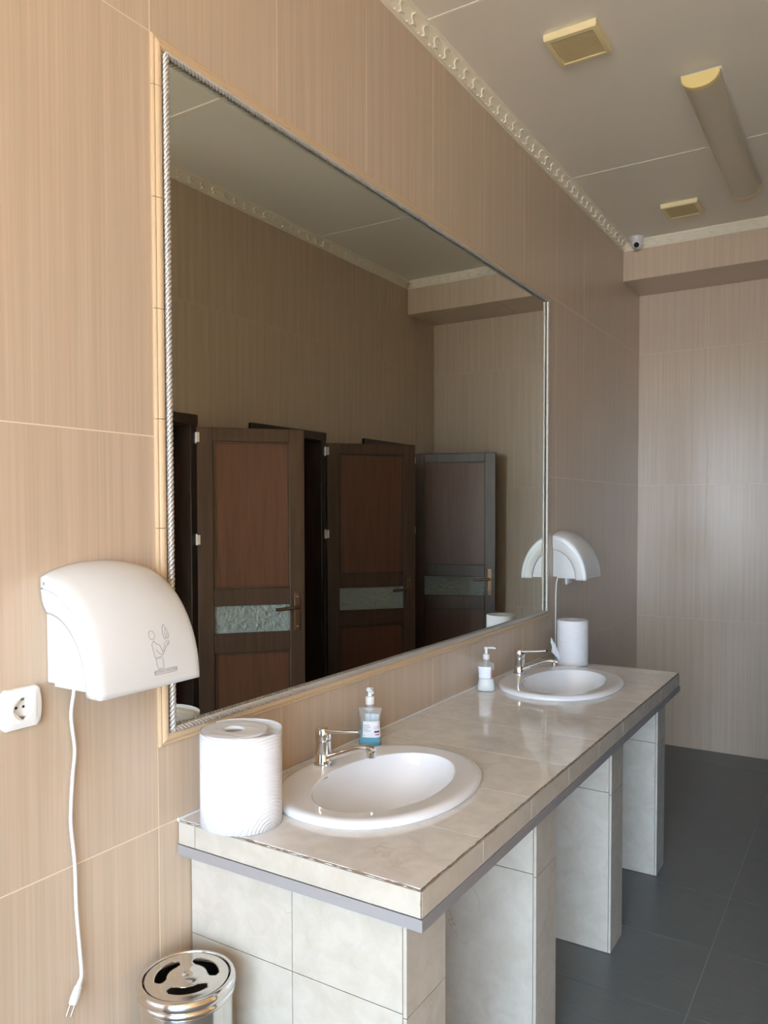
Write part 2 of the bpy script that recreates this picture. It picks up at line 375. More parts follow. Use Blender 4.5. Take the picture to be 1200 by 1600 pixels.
part('window_frame', MB().box(x0, x1, YBACK-0.1, YBACK-0.05, z0, z0+0.05).box(x0, x1, YBACK-0.1, YBACK-0.05, z1-0.05, z1).box(x0, x0+0.05, YBACK-0.1, YBACK-0.05, z0, z1).box(x1-0.05, x1, YBACK-0.1, YBACK-0.05, z0, z1), 'winframe', wn)
part('mullion', MB().box((x0+x1)/2-0.04, (x0+x1)/2+0.04, YBACK-0.1, YBACK-0.05, z0, z1), 'winframe', wn)
struct('ground_outside', MB().box(-8, 11, -14, YBACK-0.14, -0.4, -0.2), 'outside', 'tan paved ground outside the window', 'ground')

# cornices
CPROF = [(0.0, -0.046), (0.004, -0.046), (0.006, -0.041), (0.011, -0.038), (0.018, -0.028), (0.027, -0.016), (0.033, -0.011), (0.035, -0.007), (0.040, -0.005), (0.040, 0.0)]
def cornice(name, fn, length, label):
    """fn(along, out, z) -> world point"""
    mb = MB().grid([[fn(t, d, ZC+z) for d, z in CPROF] for t in (0.0, length)])
    o = struct(name, mb, 'cornice', label, 'cornice', fn(0, 0, ZC))
    rel = MB(); n = int(length/0.072)
    for i in range(n):
        c = (i+0.5)*length/n
        for shp in (((-0.016, 0.08), (-0.008, 0.02), (0.004, 0.06), (0.012, 0.25), (0.008, 0.45), (-0.004, 0.55), (-0.008, 0.72), (0.0, 0.92), (0.012, 0.96), (0.020, 0.85)),
                    ((0.012, 0.25), (0.020, 0.35), (0.030, 0.32))):
            pts = []
            for a, t in shp:
                d = 0.0085+(0.034-0.0085)*t; z = -0.0395+(0.0295)*t
                pts.append(fn(c+a, d+0.0014, ZC+z-0.0014))
            rel.tube(pts, 0.0034, 6)
    part('scroll_relief', rel, 'cornice', o, 60, kind='stuff')
    part('cornice_bead', MB().tube([fn(0, 0.0085, ZC-0.0405), fn(length, 0.0085, ZC-0.0405)], 0.0022, 6), 'cornice', o, 60)
    return o
cornice('trim_1', lambda t, d, z: Vector((d, YBACK+t, z)), YB-YBACK, 'cream scroll cornice between ceiling and mirror wall')
cornice('trim_2', lambda t, d, z: Vector((t, YB-d, z)), XS, 'cream cornice along the face of the ceiling beam')
cornice('trim_3', lambda t, d, z: Vector((XS-d, YRET+t, z)), YB-YRET, 'cream scroll cornice above the stall door wall')

# ------------------------------------------------------------------ stall doors
def door(n, fa, fb, ang, W, label):
    root = link('door_%d' % n, None, None, (XS, fb, 0)); tag(root, label, 'door', None, 'structure')
    F = 0.045; P = 0.016
    part('frame_jamb', MB().box(XS-P, XS+0.11, fa, fa+F, 0, ZFR), 'frame_wood', root, bevel=0.003)
    part('frame_jamb', MB().box(XS-P, XS+0.11, fb-F, fb, 0, ZFR), 'frame_wood', root, bevel=0.003)
    part('frame_head', MB().box(XS-P-0.004, XS+0.11, fa, fb, ZFR-F, ZFR+0.002), 'frame_wood', root, bevel=0.003)
    # leaf: u along width from the hinge, v thickness (towards the closed outside), rotated open by ang
    T = 0.038; H0, H1 = 0.03, 1.826
    hx, hy = XS-P-0.006, fb-F+0.030
    ca, sa = math.cos(ang), math.sin(ang)
    du = Vector((-sa, -ca, 0)); dv = Vector((ca, -sa, 0))                # closed: along -y; open 90 deg: along -x
    def bx(mb, u0, u1, v0, v1, z0, z1):
        n0 = len(mb.v); base = Vector((hx, hy, 0))
        mb.v += [tuple(base+du*u+dv*v+Vector((0, 0, z))) for u in (u0, u1) for v in (v0, v1) for z in (z0, z1)]
        mb.f += [tuple(n0+i for i in q) for q in ((0, 1, 3, 2), (4, 6, 7, 5), (0, 4, 5, 1), (2, 3, 7, 6), (0, 2, 6, 4), (1, 5, 7, 3))]
        return mb
    S = 0.072
    part('stile', bx(MB(), 0, S, 0, T, H0, H1), 'leaf_wood', root, bevel=0.003)
    part('stile', bx(MB(), W-S, W, 0, T, H0, H1), 'leaf_wood', root, bevel=0.003)
    for za, zb in ((H1-0.062, H1), (1.000, 1.080), (0.780, 0.872), (H0, 0.16)):
        part('rail', bx(MB(), S, W-S, 0.0005, T-0.0005, za, zb), 'leaf_wood', root, bevel=0.003)
    for za, zb in ((1.080, H1-0.062), (0.16, 0.780)):
        part('door_panel', bx(MB(), S, W-S, 0.012, T-0.012, za, zb), 'panel_wood', root)
        # beading round the panel
        for k, (ua, ub, a, b) in enumerate(((S, W-S, za, za+0.010), (S, W-S, zb-0.010, zb), (S, S+0.010, za, zb), (W-S-0.010, W-S, za, zb))):
            part('bead', bx(MB(), ua, ub, 0.006, T-0.006, a, b), 'leaf_wood', root)
    part('pane', bx(MB(), S, W-S, 0.014, T-0.014, 0.872, 1.000), 'pane', root, label='rippled frosted glass strip')
    hp = part('handle_plate', bx(MB(), W-0.052, W-0.024, -0.004, T+0.004, 0.875, 1.055), 'bronze', root, bevel=0.002)
    lv = MB()
    for v in (-0.032, T+0.032):
        b0 = Vector((hx, hy, 0))
        lv.tube([b0+du*(W-0.038)+dv*(T/2)+Vector((0, 0, 0.985)), b0+du*(W-0.038)+dv*v+Vector((0, 0, 0.985)), b0+du*(W-0.06)+dv*v+Vector((0, 0, 0.985)), b0+du*(W-0.145)+dv*v+Vector((0, 0, 0.978))], 0.008, 8)
    part('lever', lv, 'bronze', hp, 60)
    for za in (0.895, 1.035):
        sb = MB(); p0 = Vector((hx, hy, 0))+du*(W-0.038)+dv*(T/2)+Vector((0, 0, za)); sb.tube([p0-dv*(T/2+0.007), p0+dv*(T/2+0.007)], 0.005, 8); part('screw', sb, 'steel', hp)
    for zh in (1.78, 1.31, 0.35):
        h = MB().tube([Vector((hx-0.004, hy-0.004, zh-0.026)), Vector((hx-0.004, hy-0.004, zh+0.026))], 0.0065, 8)
        bx(h, 0, 0.012, T/2-0.003, T+0.0012, zh-0.022, zh+0.022); h.box(XS-P-0.002, XS-P+0.001, fb-0.022, fb-0.004, zh-0.022, zh+0.022)
        part('hinge', h, 'silver', root, 60, label='bright metal hinge')
    return root
door(1, *FR[0], math.radians(138), 0.497, 'brown panelled stall door swung wide, hinged nearest the window')
door(2, *FR[1], math.radians(138), 0.527, 'brown panelled stall door swung wide, in the middle of the row')
door(3, *FR[2], math.radians(110), 0.550, 'brown panelled stall door standing open against the end wall')

# ------------------------------------------------------------------ mirror
mir = thing('wall_mirror', 'large rectangular mirror edged with silver rope and beige border tiles', 'mirror', (0, (MY0+MY1)/2, MZ0))
BW = 0.024
part('mirror_glass', MB().box(0.0008, 0.0045, MY0+BW-0.004, MY1-BW+0.004, MZ0+BW-0.004, MZ1-BW+0.004), 'mirror', mir, label='silvered mirror glass')
BPROF = [(0.0, 0.0005), (0.0, 0.006), (0.0025, 0.0080), (0.005, 0.0080), (0.006, 0.0070), (0.0075, 0.0085), (0.011, 0.0115), (0.015, 0.0125), (0.020, 0.0110), (0.024, 0.0075), (0.024, 0.0005)]
def border(side, a0, a1, m0, m1):
    """one piece between a0 and a1 with mitre flags"""
    rows = []
    for e, (a, mit) in enumerate(((a0, m0), (a1, m1))):
        row = []
        for d, x in BPROF:
            s_ = a + ((d if e == 0 else -d) if mit else 0)
            if side == 'l': row.append((x, MY0+d, s_))
            if side == 'r': row.append((x, MY1-d, s_))
            if side == 'b': row.append((x, s_, MZ0+d))
            if side == 't': row.append((x, s_, MZ1-d))
        rows.append(row)
    part('border_tile', MB().grid(rows, close_v=True, cap=True), 'border', mir, 45)
for side, lo, hi, st in (('l', MZ0, MZ1, 0.963), ('r', MZ0, MZ1, 0.963), ('b', MY0, MY1, 1.101), ('t', MY0, MY1, 1.101)):
    ls = lines(st, 0.2222, lo, hi)
    if ls[1]-ls[0] < 0.05: ls.pop(1)
    if ls[-1]-ls[-2] < 0.05: ls.pop(-2)
    for i, (a, b) in enumerate(zip(ls[:-1], ls[1:])):
        f, l = i == 0, i == len(ls)-2
        border(side, a+(0 if f else 0.0006), b-(0 if l else 0.0006), f, l)
def rope(p, q):
    p, q = Vector(p), Vector(q); ln = (q-p).length; t = (q-p).normalized(); e1 = Vector((1, 0, 0)); e2 = t.cross(e1)
    mb = MB(); pitch = 0.030; steps = int(ln/pitch*14)
    for s in range(3):
        pts = []
        for k in range(steps+1):
            a = 2*math.pi*(k*ln/steps)/pitch + s*math.pi*2/3
            pts.append(p+t*(k*ln/steps)+(e1*math.cos(a)+e2*math.sin(a))*0.0040)
        mb.tube(pts, 0.0034, 6)
    part('rope_trim', mb, 'silver', mir, 70, label='twisted silver rope edging')
e = BW+0.0068; rx = 0.0124
rope((rx, MY0+e, MZ0+e), (rx, MY0+e, MZ1-e)); rope((rx, MY1-e, MZ0+e), (rx, MY1-e, MZ1-e))
rope((rx, MY0+e, MZ0+e), (rx, MY1-e, MZ0+e)); rope((rx, MY0+e, MZ1-e), (rx, MY1-e, MZ1-e))

# ------------------------------------------------------------------ counter
CY0, CY1, CD = 1.1666, 3.300, 0.592
ctr = thing('vanity_counter', 'long cream marble tiled counter on four tiled pillars under the mirror', 'counter', (0.3, (CY0+CY1)/2, 0))
BAS = [(0.258, 1.573), (0.258, 2.845)]
# slab with two round-ended sink openings is built as boxes around the openings
sl = MB()
SH = []
for c in BAS:                                                        # stepped oval openings, hidden under the basin rims
    ys = [-0.238, -0.20, -0.15, -0.09, 0.09, 0.15, 0.20, 0.238]
    for a, b in zip(ys[:-1], ys[1:]):
        m_ = min(abs(a), abs(b)) if a*b > 0 else 0
        hw = 0.156*math.sqrt(max(0.0, 1-(m_/0.240)**2)); SH.append((0.270-hw, 0.270+hw, c[1]+a, c[1]+b))
for p in cut((0.002, CD-0.009, CY0+0.009, CY1-0.009), SH): sl.box(p[0], p[1], p[2], p[3], 0.7365, CT-0.0010)
part('slab', sl, 'mgrout', ctr)
YT = [CY0+0.003, 1.419, 1.680, 1.941, 2.201, 2.456, 2.716, 2.978, 3.236, CY1-0.003]
tiles(ctr, 'z', CT, 0.008, [0.004, 0.050, CD-0.004], YT, 'marble_top', 0.0022, holes=SH, name='top_tile')
tiles(ctr, 'x', CD, 0.008, [CY0+0.001]+YT[1:-1]+[CY1-0.001], [0.737, CT-0.0035], 'marble', 0.0022, name='edge_tile')
tiles(ctr, 'y', CY0, -0.008, [0.003, 0.051, CD-0.0015], [0.737, CT-0.0035], 'marble', 0.0022, name='edge_tile')
tiles(ctr, 'y', CY1, 0.008, [0.003, 0.051, CD-0.0015], [0.737, CT-0.0035], 'marble', 0.0022, name='edge_tile')
# chipped grout lines along the arrises
rnd = random.Random(3)
gr = MB()
def ragged(a, b, n):
    a, b = Vector(a), Vector(b)
    gr.tube([a.lerp(b, k/n)+Vector((rnd.uniform(-.0008, .0008), rnd.uniform(-.0008, .0008), rnd.uniform(-.0008, .0008))) for k in range(n+1)], [0.0010+0.0022*max(0, rnd.random()-0.35) for k in range(n+1)], 5)
ragged((CD-0.0035, CY0+0.002, CT-0.0025), (CD-0.0035, CY1-0.002, CT-0.0025), 220); ragged((0.004, CY0+0.0035, CT-0.0025), (CD-0.002, CY0+0.0035, CT-0.0025), 70)
ragged((CD-0.002, CY0+0.002, CT-0.003), (CD-0.002, CY0+0.002, 0.738), 8); ragged((CD-0.0035, CY1-0.003, CT-0.002), (0.004, CY1-0.003, CT-0.002), 50)
part('chipped_grout', gr, 'dirt', ctr, kind='stuff')
# aluminium strip round the lower edge
ZS0, ZS1 = 0.7145, 0.7365
al = MB().box(0.002, CD-0.0015, CY0-0.002, CY0+0.0015, ZS0, ZS1).box(CD-0.0015, CD+0.002, CY0-0.002, CY1+0.002, ZS0, ZS1).box(0.002, CD-0.0015, CY1-0.0015, CY1+0.002, ZS0, ZS1)
al.box(0.002, CD-0.0015, CY0+0.0015, CY0+0.02, ZS1-0.002, ZS1-0.0001).box(CD-0.02, CD-0.0015, CY0+0.02, CY1-0.0015, ZS1-0.002, ZS1-0.0001)
part('metal_strip', al, 'alu', ctr, label='grey aluminium edge strip')
ub = MB()
for p in cut((0.002, CD-0.022, CY0+0.022, CY1-0.022), SH): ub.box(p[0], p[1], p[2], p[3], ZS0+0.004, 0.7355)
part('under_board', ub, 'mgrout', ctr)
part('sealant', MB().box(0.0004, 0.005, CY0, CY1, CT-0.004, CT+0.0035), 'caulk', ctr, label='white sealant bead along the wall')
for y0, y1 in ((1.2035, 1.357), (1.8500, 1.997), (2.5200, 2.656), (3.160, 3.288)):
    XP = 0.540
    pc = part('pillar', MB().box(0.002, XP-0.008, y0+0.008, y1-0.008, 0.0005, 0.7185), 'mgrout', ctr)
    zz = [0.001, 0.529, 0.7185]
    tiles(pc, 'y', y0, -0.008, [0.002, 0.278, XP-0.008], zz, 'marble', 0.0018, name='pillar_tile')
    tiles(pc, 'y', y1, 0.008, [0.002, 0.278, XP-0.008], zz, 'marble', 0.0018, name='pillar_tile')
    tiles(pc, 'x', XP, 0.0075, [y0, y1], [0.001, 0.522, 0.7185], 'marble', 0.0018, name='pillar_tile')

# ------------------------------------------------------------------ basins and taps
def basin(cx, cy, label):
    root = thing('wash_basin', label, 'sink', (cx, cy, CT), 'wash basins in the counter')
    ox, oy = 0.2175, 0.285; ix, iy, icx = 0.142, 0.226, 0.270-0.258
    seg = 72; rows = []
    def ring(ax, ay, dx, z, pw=2.0):
        out = []
        for k in range(seg):
            a = 2*math.pi*k/seg; c, s = math.cos(a), math.sin(a)
            q = 2.0/pw
            x = ax*math.copysign(abs(c)**q, c); y = ay*math.copysign(abs(s)**q, s)
            out.append((cx+dx+x, cy+y, z))
        return out
    z = CT
    rows.append(ring(ox-0.004, oy-0.004, 0, z+0.0003, 2.15)); rows.append(ring(ox, oy, 0, z+0.004, 2.15)); rows.append(ring(ox, oy, 0, z+0.010, 2.15))
    rows.append(ring(ox-0.004, oy-0.004, 0, z+0.0155, 2.15)); rows.append(ring(ox-0.012, oy-0.012, 0, z+0.0185, 2.15)); rows.append(ring(ox-0.022, oy-0.022, 0.001, z+0.0185, 2.1))
    rows.append(ring(ix+0.012, iy+0.012, icx*0.95, z+0.0155)); rows.append(ring(ix+0.002, iy+0.002, icx, z+0.0150)); rows.append(ring(ix, iy, icx, z+0.0135)); rows.append(ring(ix-0.003, iy-0.003, icx, z+0.002))
    for f, dz in ((0.93, -0.03), (0.84, -0.065), (0.70, -0.098), (0.50, -0.122), (0.30, -0.133), (0.17, -0.137)):
        rows.append(ring(ix*f, iy*f, icx-(1-f)*0.02, z+dz))
    bowl = part('bowl', MB().grid(rows, close_v=True), 'ceramic', root, 34)
    bcx = cx+icx-0.0166
    part('drain', MB().lathe([(0.0245, z-0.139), (0.027, z-0.1355), (0.024, z-0.1345), (0.018, z-0.137), (0.001, z-0.137)], (bcx, cy), 24, cap=False), 'chrome', root, 60, label='chrome drain ring')
    ho = Vector((cx+icx+ix*0.925, cy, z-0.026)); part('overflow_hole', MB().tube([ho, ho+Vector((-0.003, 0, 0.0006))], 0.004, 12), 'dark', root)
    # maker's mark on the sloping rim
    lg = MB(); pts = []
    for k in range(30):
        t = k/29; pts.append((cx+icx-ix*0.995+0.0045*math.sin(t*19)+0.004, cy-0.075+t*0.026, z+0.0108-0.0035*0))
    lg.tube(pts, 0.0006, 4); part('maker_mark', lg, 'ink', bowl)
    return root
b1 = basin(*BAS[0], 'white oval basin beside the blue soap bottle')
b2 = basin(*BAS[1], 'white oval basin beside the milky white soap bottle')
def faucet(x, y, label):
    z = CT+0.0180
    root = thing('mixer_tap', label, 'faucet', (x, y, z), 'chrome mixer taps')
    part('base_ring', MB().lathe([(0.0245, z-0.0005), (0.0245, z+0.003), (0.022, z+0.005), (0.019, z+0.006)], (x, y), 32), 'chrome', root, 40)
    part('tap_body', MB().lathe([(0.0205, z+0.004), (0.0195, z+0.028), (0.0192, z+0.0285), (0.0192, z+0.0295), (0.0195, z+0.030), (0.0195, z+0.062), (0.017, z+0.064)], (x, y), 32), 'chrome', root, 40)
    hd = MB().lathe([(0.0185, z+0.0635), (0.0205, z+0.066), (0.0210, z+0.086), (0.0180, z+0.0935), (0.010, z+0.0955), (0.0005, z+0.096)], (x, y), 32)
    h = part('lever_handle', hd, 'chrome', root, 40)
    rows = []
    for t in range(9):
        f = t/8; px = x+0.002+0.108*f; zc = z+0.0875+0.008*f+0.004*f*f; wd = 0.0150-0.0055*f; th = 0.0062-0.0028*f
        rows.append([(px, y+wd*c, zc+th*s) for c, s in [(math.copysign(abs(math.cos(a))**.6, math.cos(a)), math.copysign(abs(math.sin(a))**.6, math.sin(a))) for a in [2*math.pi*k/16 for k in range(16)]]])
    part('lever', MB().grid(rows, close_v=True, cap=True), 'chrome', h, 50)
    sp = []
    ctrl = [(0.008, 0.020), (0.03, 0.030), (0.06, 0.043), (0.09, 0.056), (0.112, 0.0635), (0.128, 0.0665), (0.142, 0.0655), (0.150, 0.0635)]
    pts = [(x+a, y, z+b-0.004) for a, b in ctrl]
    s_ = part('spout', MB().tube(pts, [0.0125, 0.0120, 0.0112, 0.0105, 0.0105, 0.0108, 0.0110, 0.0095], 14, up=(0, 0, 1), flat=0.72), 'chrome', root, 50)
    part('aerator', MB().lathe([(0.0085, z+0.0405), (0.0105, z+0.0415), (0.0105, z+0.055), (0.006, z+0.056)], (x+0.141, y), 20), 'chrome', s_, 40)
    return root
faucet(0.083, 1.577, 'chrome mixer tap standing in front of the blue soap bottle')
faucet(0.083, 2.868, 'chrome mixer tap next to the narrower paper roll')

# ------------------------------------------------------------------ soap bottles
def ov(mb, prof, c, sx, sy, rot, seg=40, pw=2.4, cap=True):
    rows = []
    for r, z in prof:
        ring = []
        for k in range(seg):
            a = 2*math.pi*k/seg; cc, ss = math.cos(a), math.sin(a); q = 2/pw
            fx = r if not isinstance(r, tuple) else r[0]; fy = r if not isinstance(r, tuple) else r[1]
            x = fx*sx*math.copysign(abs(cc)**q, cc); y = fy*sy*math.copysign(abs(ss)**q, ss)
            ring.append((c[0]+x*math.cos(rot)-y*math.sin(rot), c[1]+x*math.sin(rot)+y*math.cos(rot), z))
        rows.append(ring)
    return mb.grid(rows, close_v=True, cap=cap)
RB = math.radians(24)
z = CT
c1 = (0.064, 1.822)
t = thing('soap_bottle', 'clear pump bottle of blue hand soap with a white label', 'bottle', (*c1, z), 'soap pump bottles')
B1 = [((.030, .020), .0005), ((.0325, .0215), .003), ((.0315, .021), .018), ((.0290, .0195), .040), ((.0275, .0185), .058), ((.0280, .018), .075), ((.0310, .014), .094), ((.0335, .0085), .106), ((.030, .0085), .1065), ((.0125, .0100), .1010), ((.0095, .0095), .106), ((.0095, .0095), .117)]
part('bottle_body', ov(MB(), [(r, z+h) for r, h in B1], c1, 1, 1, RB), 'clear', t, 50)
part('liquid', ov(MB(), [(tuple(v*0.94 for v in r), z+h) for r, h in ((B1[0][0], .003), (B1[1][0], .006), (B1[2][0], .018), (B1[3][0], .040), (B1[4][0], .055))], c1, 1, 1, RB), 'blue', t, 50, label='blue liquid soap')
def lab(c, rot, a0, a1, z0, z1, prof, scale=1.01, n=16):
    rows = []
    def half(h):
        for (ra, ha), (rb_, hb) in zip(prof[:-1], prof[1:]):
            if ha <= h <= hb: f = (h-ha)/(hb-ha); return (ra[0]+(rb_[0]-ra[0])*f, ra[1]+(rb_[1]-ra[1])*f)
        return prof[-1][0]
    for zz in [z0+(z1-z0)*k/6 for k in range(7)]:
        r = half(zz); row = []
        for k in range(n+1):
            a = a0+(a1-a0)*k/n; cc, ss = math.cos(a), math.sin(a); q = 2/2.4
            x = r[0]*scale*math.copysign(abs(cc)**q, cc); y = r[1]*scale*math.copysign(abs(ss)**q, ss)
            row.append((c[0]+x*math.cos(rot)-y*math.sin(rot), c[1]+x*math.sin(rot)+y*math.cos(rot), CT+zz))
        rows.append(row)
    return rows
lb = part('label', MB().grid(lab(c1, RB, math.radians(236), math.radians(352), .028, .072, B1, 1.012)), 'label', t, 60)
lb2 = part('back_label', MB().grid(lab(c1, RB, math.radians(40), math.radians(120), .048, .085, B1, 1.012)), 'label', t, 60)
for k, (a0, a1, za, zb, mt) in enumerate(((241, 272, .060, .062, 'ltext'), (241, 275, .055, .057, 'ltext'), (241, 268, .050, .052, 'ltext'), (241, 276, .045, .047, 'ltext'), (242, 250, .031, .034, 'ltext'), (295, 335, .041, .046, 'navy'), (300, 335, .034, .037, 'red'))):
    part('label_print', MB().grid(lab(c1, RB, math.radians(a0), math.radians(a1), za, zb, B1, 1.022)), mt, lb)
def letters(txt, size, fn, mat, parent, name):
    cu = bpy.data.curves.new('t', 'FONT'); cu.body = txt; cu.size = size; cu.align_x = 'CENTER'; cu.align_y = 'CENTER'
    to = bpy.data.objects.new('t', cu); C.objects.link(to)
    dg = bpy.context.evaluated_depsgraph_get(); me = bpy.data.meshes.new_from_object(to.evaluated_get(dg))
    bpy.data.objects.remove(to); bpy.data.curves.remove(cu)
    off = WO[parent.name]
    for v in me.vertices: v.co = Vector(fn(v.co.x, v.co.y))-off
    me.materials.clear(); me.materials.append(M[mat]); me.name = name
    return link(name, me, parent)
letters('CIT', 0.011, lambda a, b: lab(c1, RB, math.radians(312)+a/0.028, math.radians(312)+a/0.028+.01, .054+b, .0541+b, B1, 1.03, 1)[0][0], 'red', lb, 'label_word')
part('dip_tube', MB().tube([(c1[0], c1[1], z+.006), (c1[0], c1[1], z+.118)], 0.0028, 8), 'clear', t, 60)
pm = part('pump_collar', MB().lathe([(.0115, z+.1165), (.0125, z+.118), (.0125, z+.1365), (.0110, z+.1385), (.006, z+.139)], c1, 28), 'white', t, 40)
part('pump_head', MB().lathe([(.0062, z+.138), (.0062, z+.152), (.0105, z+.1535), (.0112, z+.157), (.0095, z+.1615), (.004, z+.1635), (.0005, z+.164)], c1, 28).tube([(c1[0], c1[1], z+.1575), (c1[0]+.012, c1[1]-.010, z+.1565), (c1[0]+.019, c1[1]-.016, z+.153)], [.0055, .005, .0038], 10), 'white', pm, 50)

c2 = (0.062, 2.602)
t = thing('soap_bottle', 'clear pump bottle half full of milky white soap', 'bottle', (*c2, z), 'soap pump bottles')
B2 = [((.0305, .0225), .0005), ((.0335, .025), .004), ((.0315, .0235), .025), ((.0275, .0205), .048), ((.0272, .020), .065), ((.0290, .0205), .085), ((.0305, .019), .098), ((.027, .016), .104), ((.0125, .0115), .1065), ((.0095, .0095), .108), ((.0095, .0095), .116)]
part('bottle_body', ov(MB(), [(r, z+h) for r, h in B2], c2, 1, 1, RB), 'clear', t, 50)
part('liquid', ov(MB(), [(tuple(v*0.95 for v in r), z+h) for r, h in ((B2[0][0], .003), (B2[1][0], .006), (B2[2][0], .025), (B2[3][0], .046))], c2, 1, 1, RB), 'soapw', t, 50, label='milky white soap')
lb = part('label', MB().grid(lab(c2, RB, math.radians(190), math.radians(300), .048, .090, B2, 1.012)), 'label', t, 60)
part('label_print', MB().grid(lab(c2, RB, math.radians(318), math.radians(345), .052, .078, B2, 1.02)), 'red', lb)
part('dip_tube', MB().tube([(c2[0], c2[1], z+.006), (c2[0], c2[1], z+.118)], 0.0028, 8), 'clear', t, 60)
pm = part('pump_collar', MB().lathe([(.0115, z+.115), (.0125, z+.1165), (.0125, z+.1325), (.0110, z+.1345), (.006, z+.135)], c2, 28), 'white', t, 40)
part('pump_head', MB().lathe([(.0058, z+.134), (.0058, z+.152), (.0082, z+.1535), (.0086, z+.158), (.0070, z+.160), (.0005, z+.1605)], c2, 28).tube([(c2[0], c2[1], z+.1570), (c2[0]+.020, c2[1]+.011, z+.1565), (c2[0]+.029, c2[1]+.016, z+.1545)], [.0042, .0038, .0030], 10), 'white', pm, 50)

# ------------------------------------------------------------------ paper rolls
def paper_roll(c, R, H, rc, spiral, label, flap=None):
    t = thing('paper_towel_roll', label, 'paper roll', (*c, CT), 'paper towel rolls on the counter')
    z0, z1 = CT+0.0006, CT+H
    rows = [(rc, z0+.002), (R-.003, z0), (R, z0+.002), (R, z1-.003), (R-.002, z1-.0005), (R*.75, z1+.001), (R*.5, z1), (rc+.002, z1-.0005), (rc, z1-.003)]
    mb = MB().lathe(rows+[(rc, z0+.002)], c, 64, cap=False)
    part('paper_body', mb, 'paper', t, 28)
    part('core', MB().lathe([(rc-.0005, z0+.003), (rc-.0005, z1-.006), (rc-.003, z1-.006), (rc-.003, z0+.003), (rc-.0005, z0+.003)], c, 32, cap=False), 'card', t, 50, label='brown cardboard core')
    if spiral:
        pts = spiral(c, R); rows = []
        for i, p in enumerate(pts):
            w_ = 0.0006*math.sin(i*0.35)
            rows.append([(p[0]+w_*q, p[1]+w_*q, z0+(z1-z0)*q+0.0008*math.sin(i*.3)*(q == 1)) for q in (0, .25, .5, .75, 1)])
        part('loose_sheet', MB().grid(rows), 'paper', t, 60, solid=0.0008)
    if flap: flap(t, c, R, z0, z1)
    return t
def sp1(c, R):
    out = []
    for k in range(72):
        th = -200+332*k/71; d = min(1.0, abs(th-12)/128)
        r = R+0.0014+0.028*math.cos(d*math.pi/2)**1.4
        a = math.radians(th)+YAW; out.append((c[0]+r*math.cos(a), c[1]+r*math.sin(a)))
    return out
paper_roll((0.112, 1.222), 0.0700, 0.197, 0.0200, sp1, 'wide embossed white paper towel roll with its outer sheet loose')
def fl2(t, c, R, z0, z1):
    rows = []
    for k in range(10):
        f = k/9; th = math.radians(205-8*f)+YAW; r = R+0.0015+0.034*f**1.3
        rows.append([(c[0]+r*math.cos(th)+0.004*math.sin(q*6)*f, c[1]+r*math.sin(th), z0+0.012+(0.030+0.045*f)*q+0.045*f*(1-0.3*q)) for q in (0, .33, .66, 1)])
    part('torn_flap', MB().grid(rows), 'paper', t, 60, solid=0.0008)
paper_roll((0.168, 3.247), 0.0650, 0.190, 0.0160, None, 'narrow white paper towel roll with a torn corner sticking out', fl2)

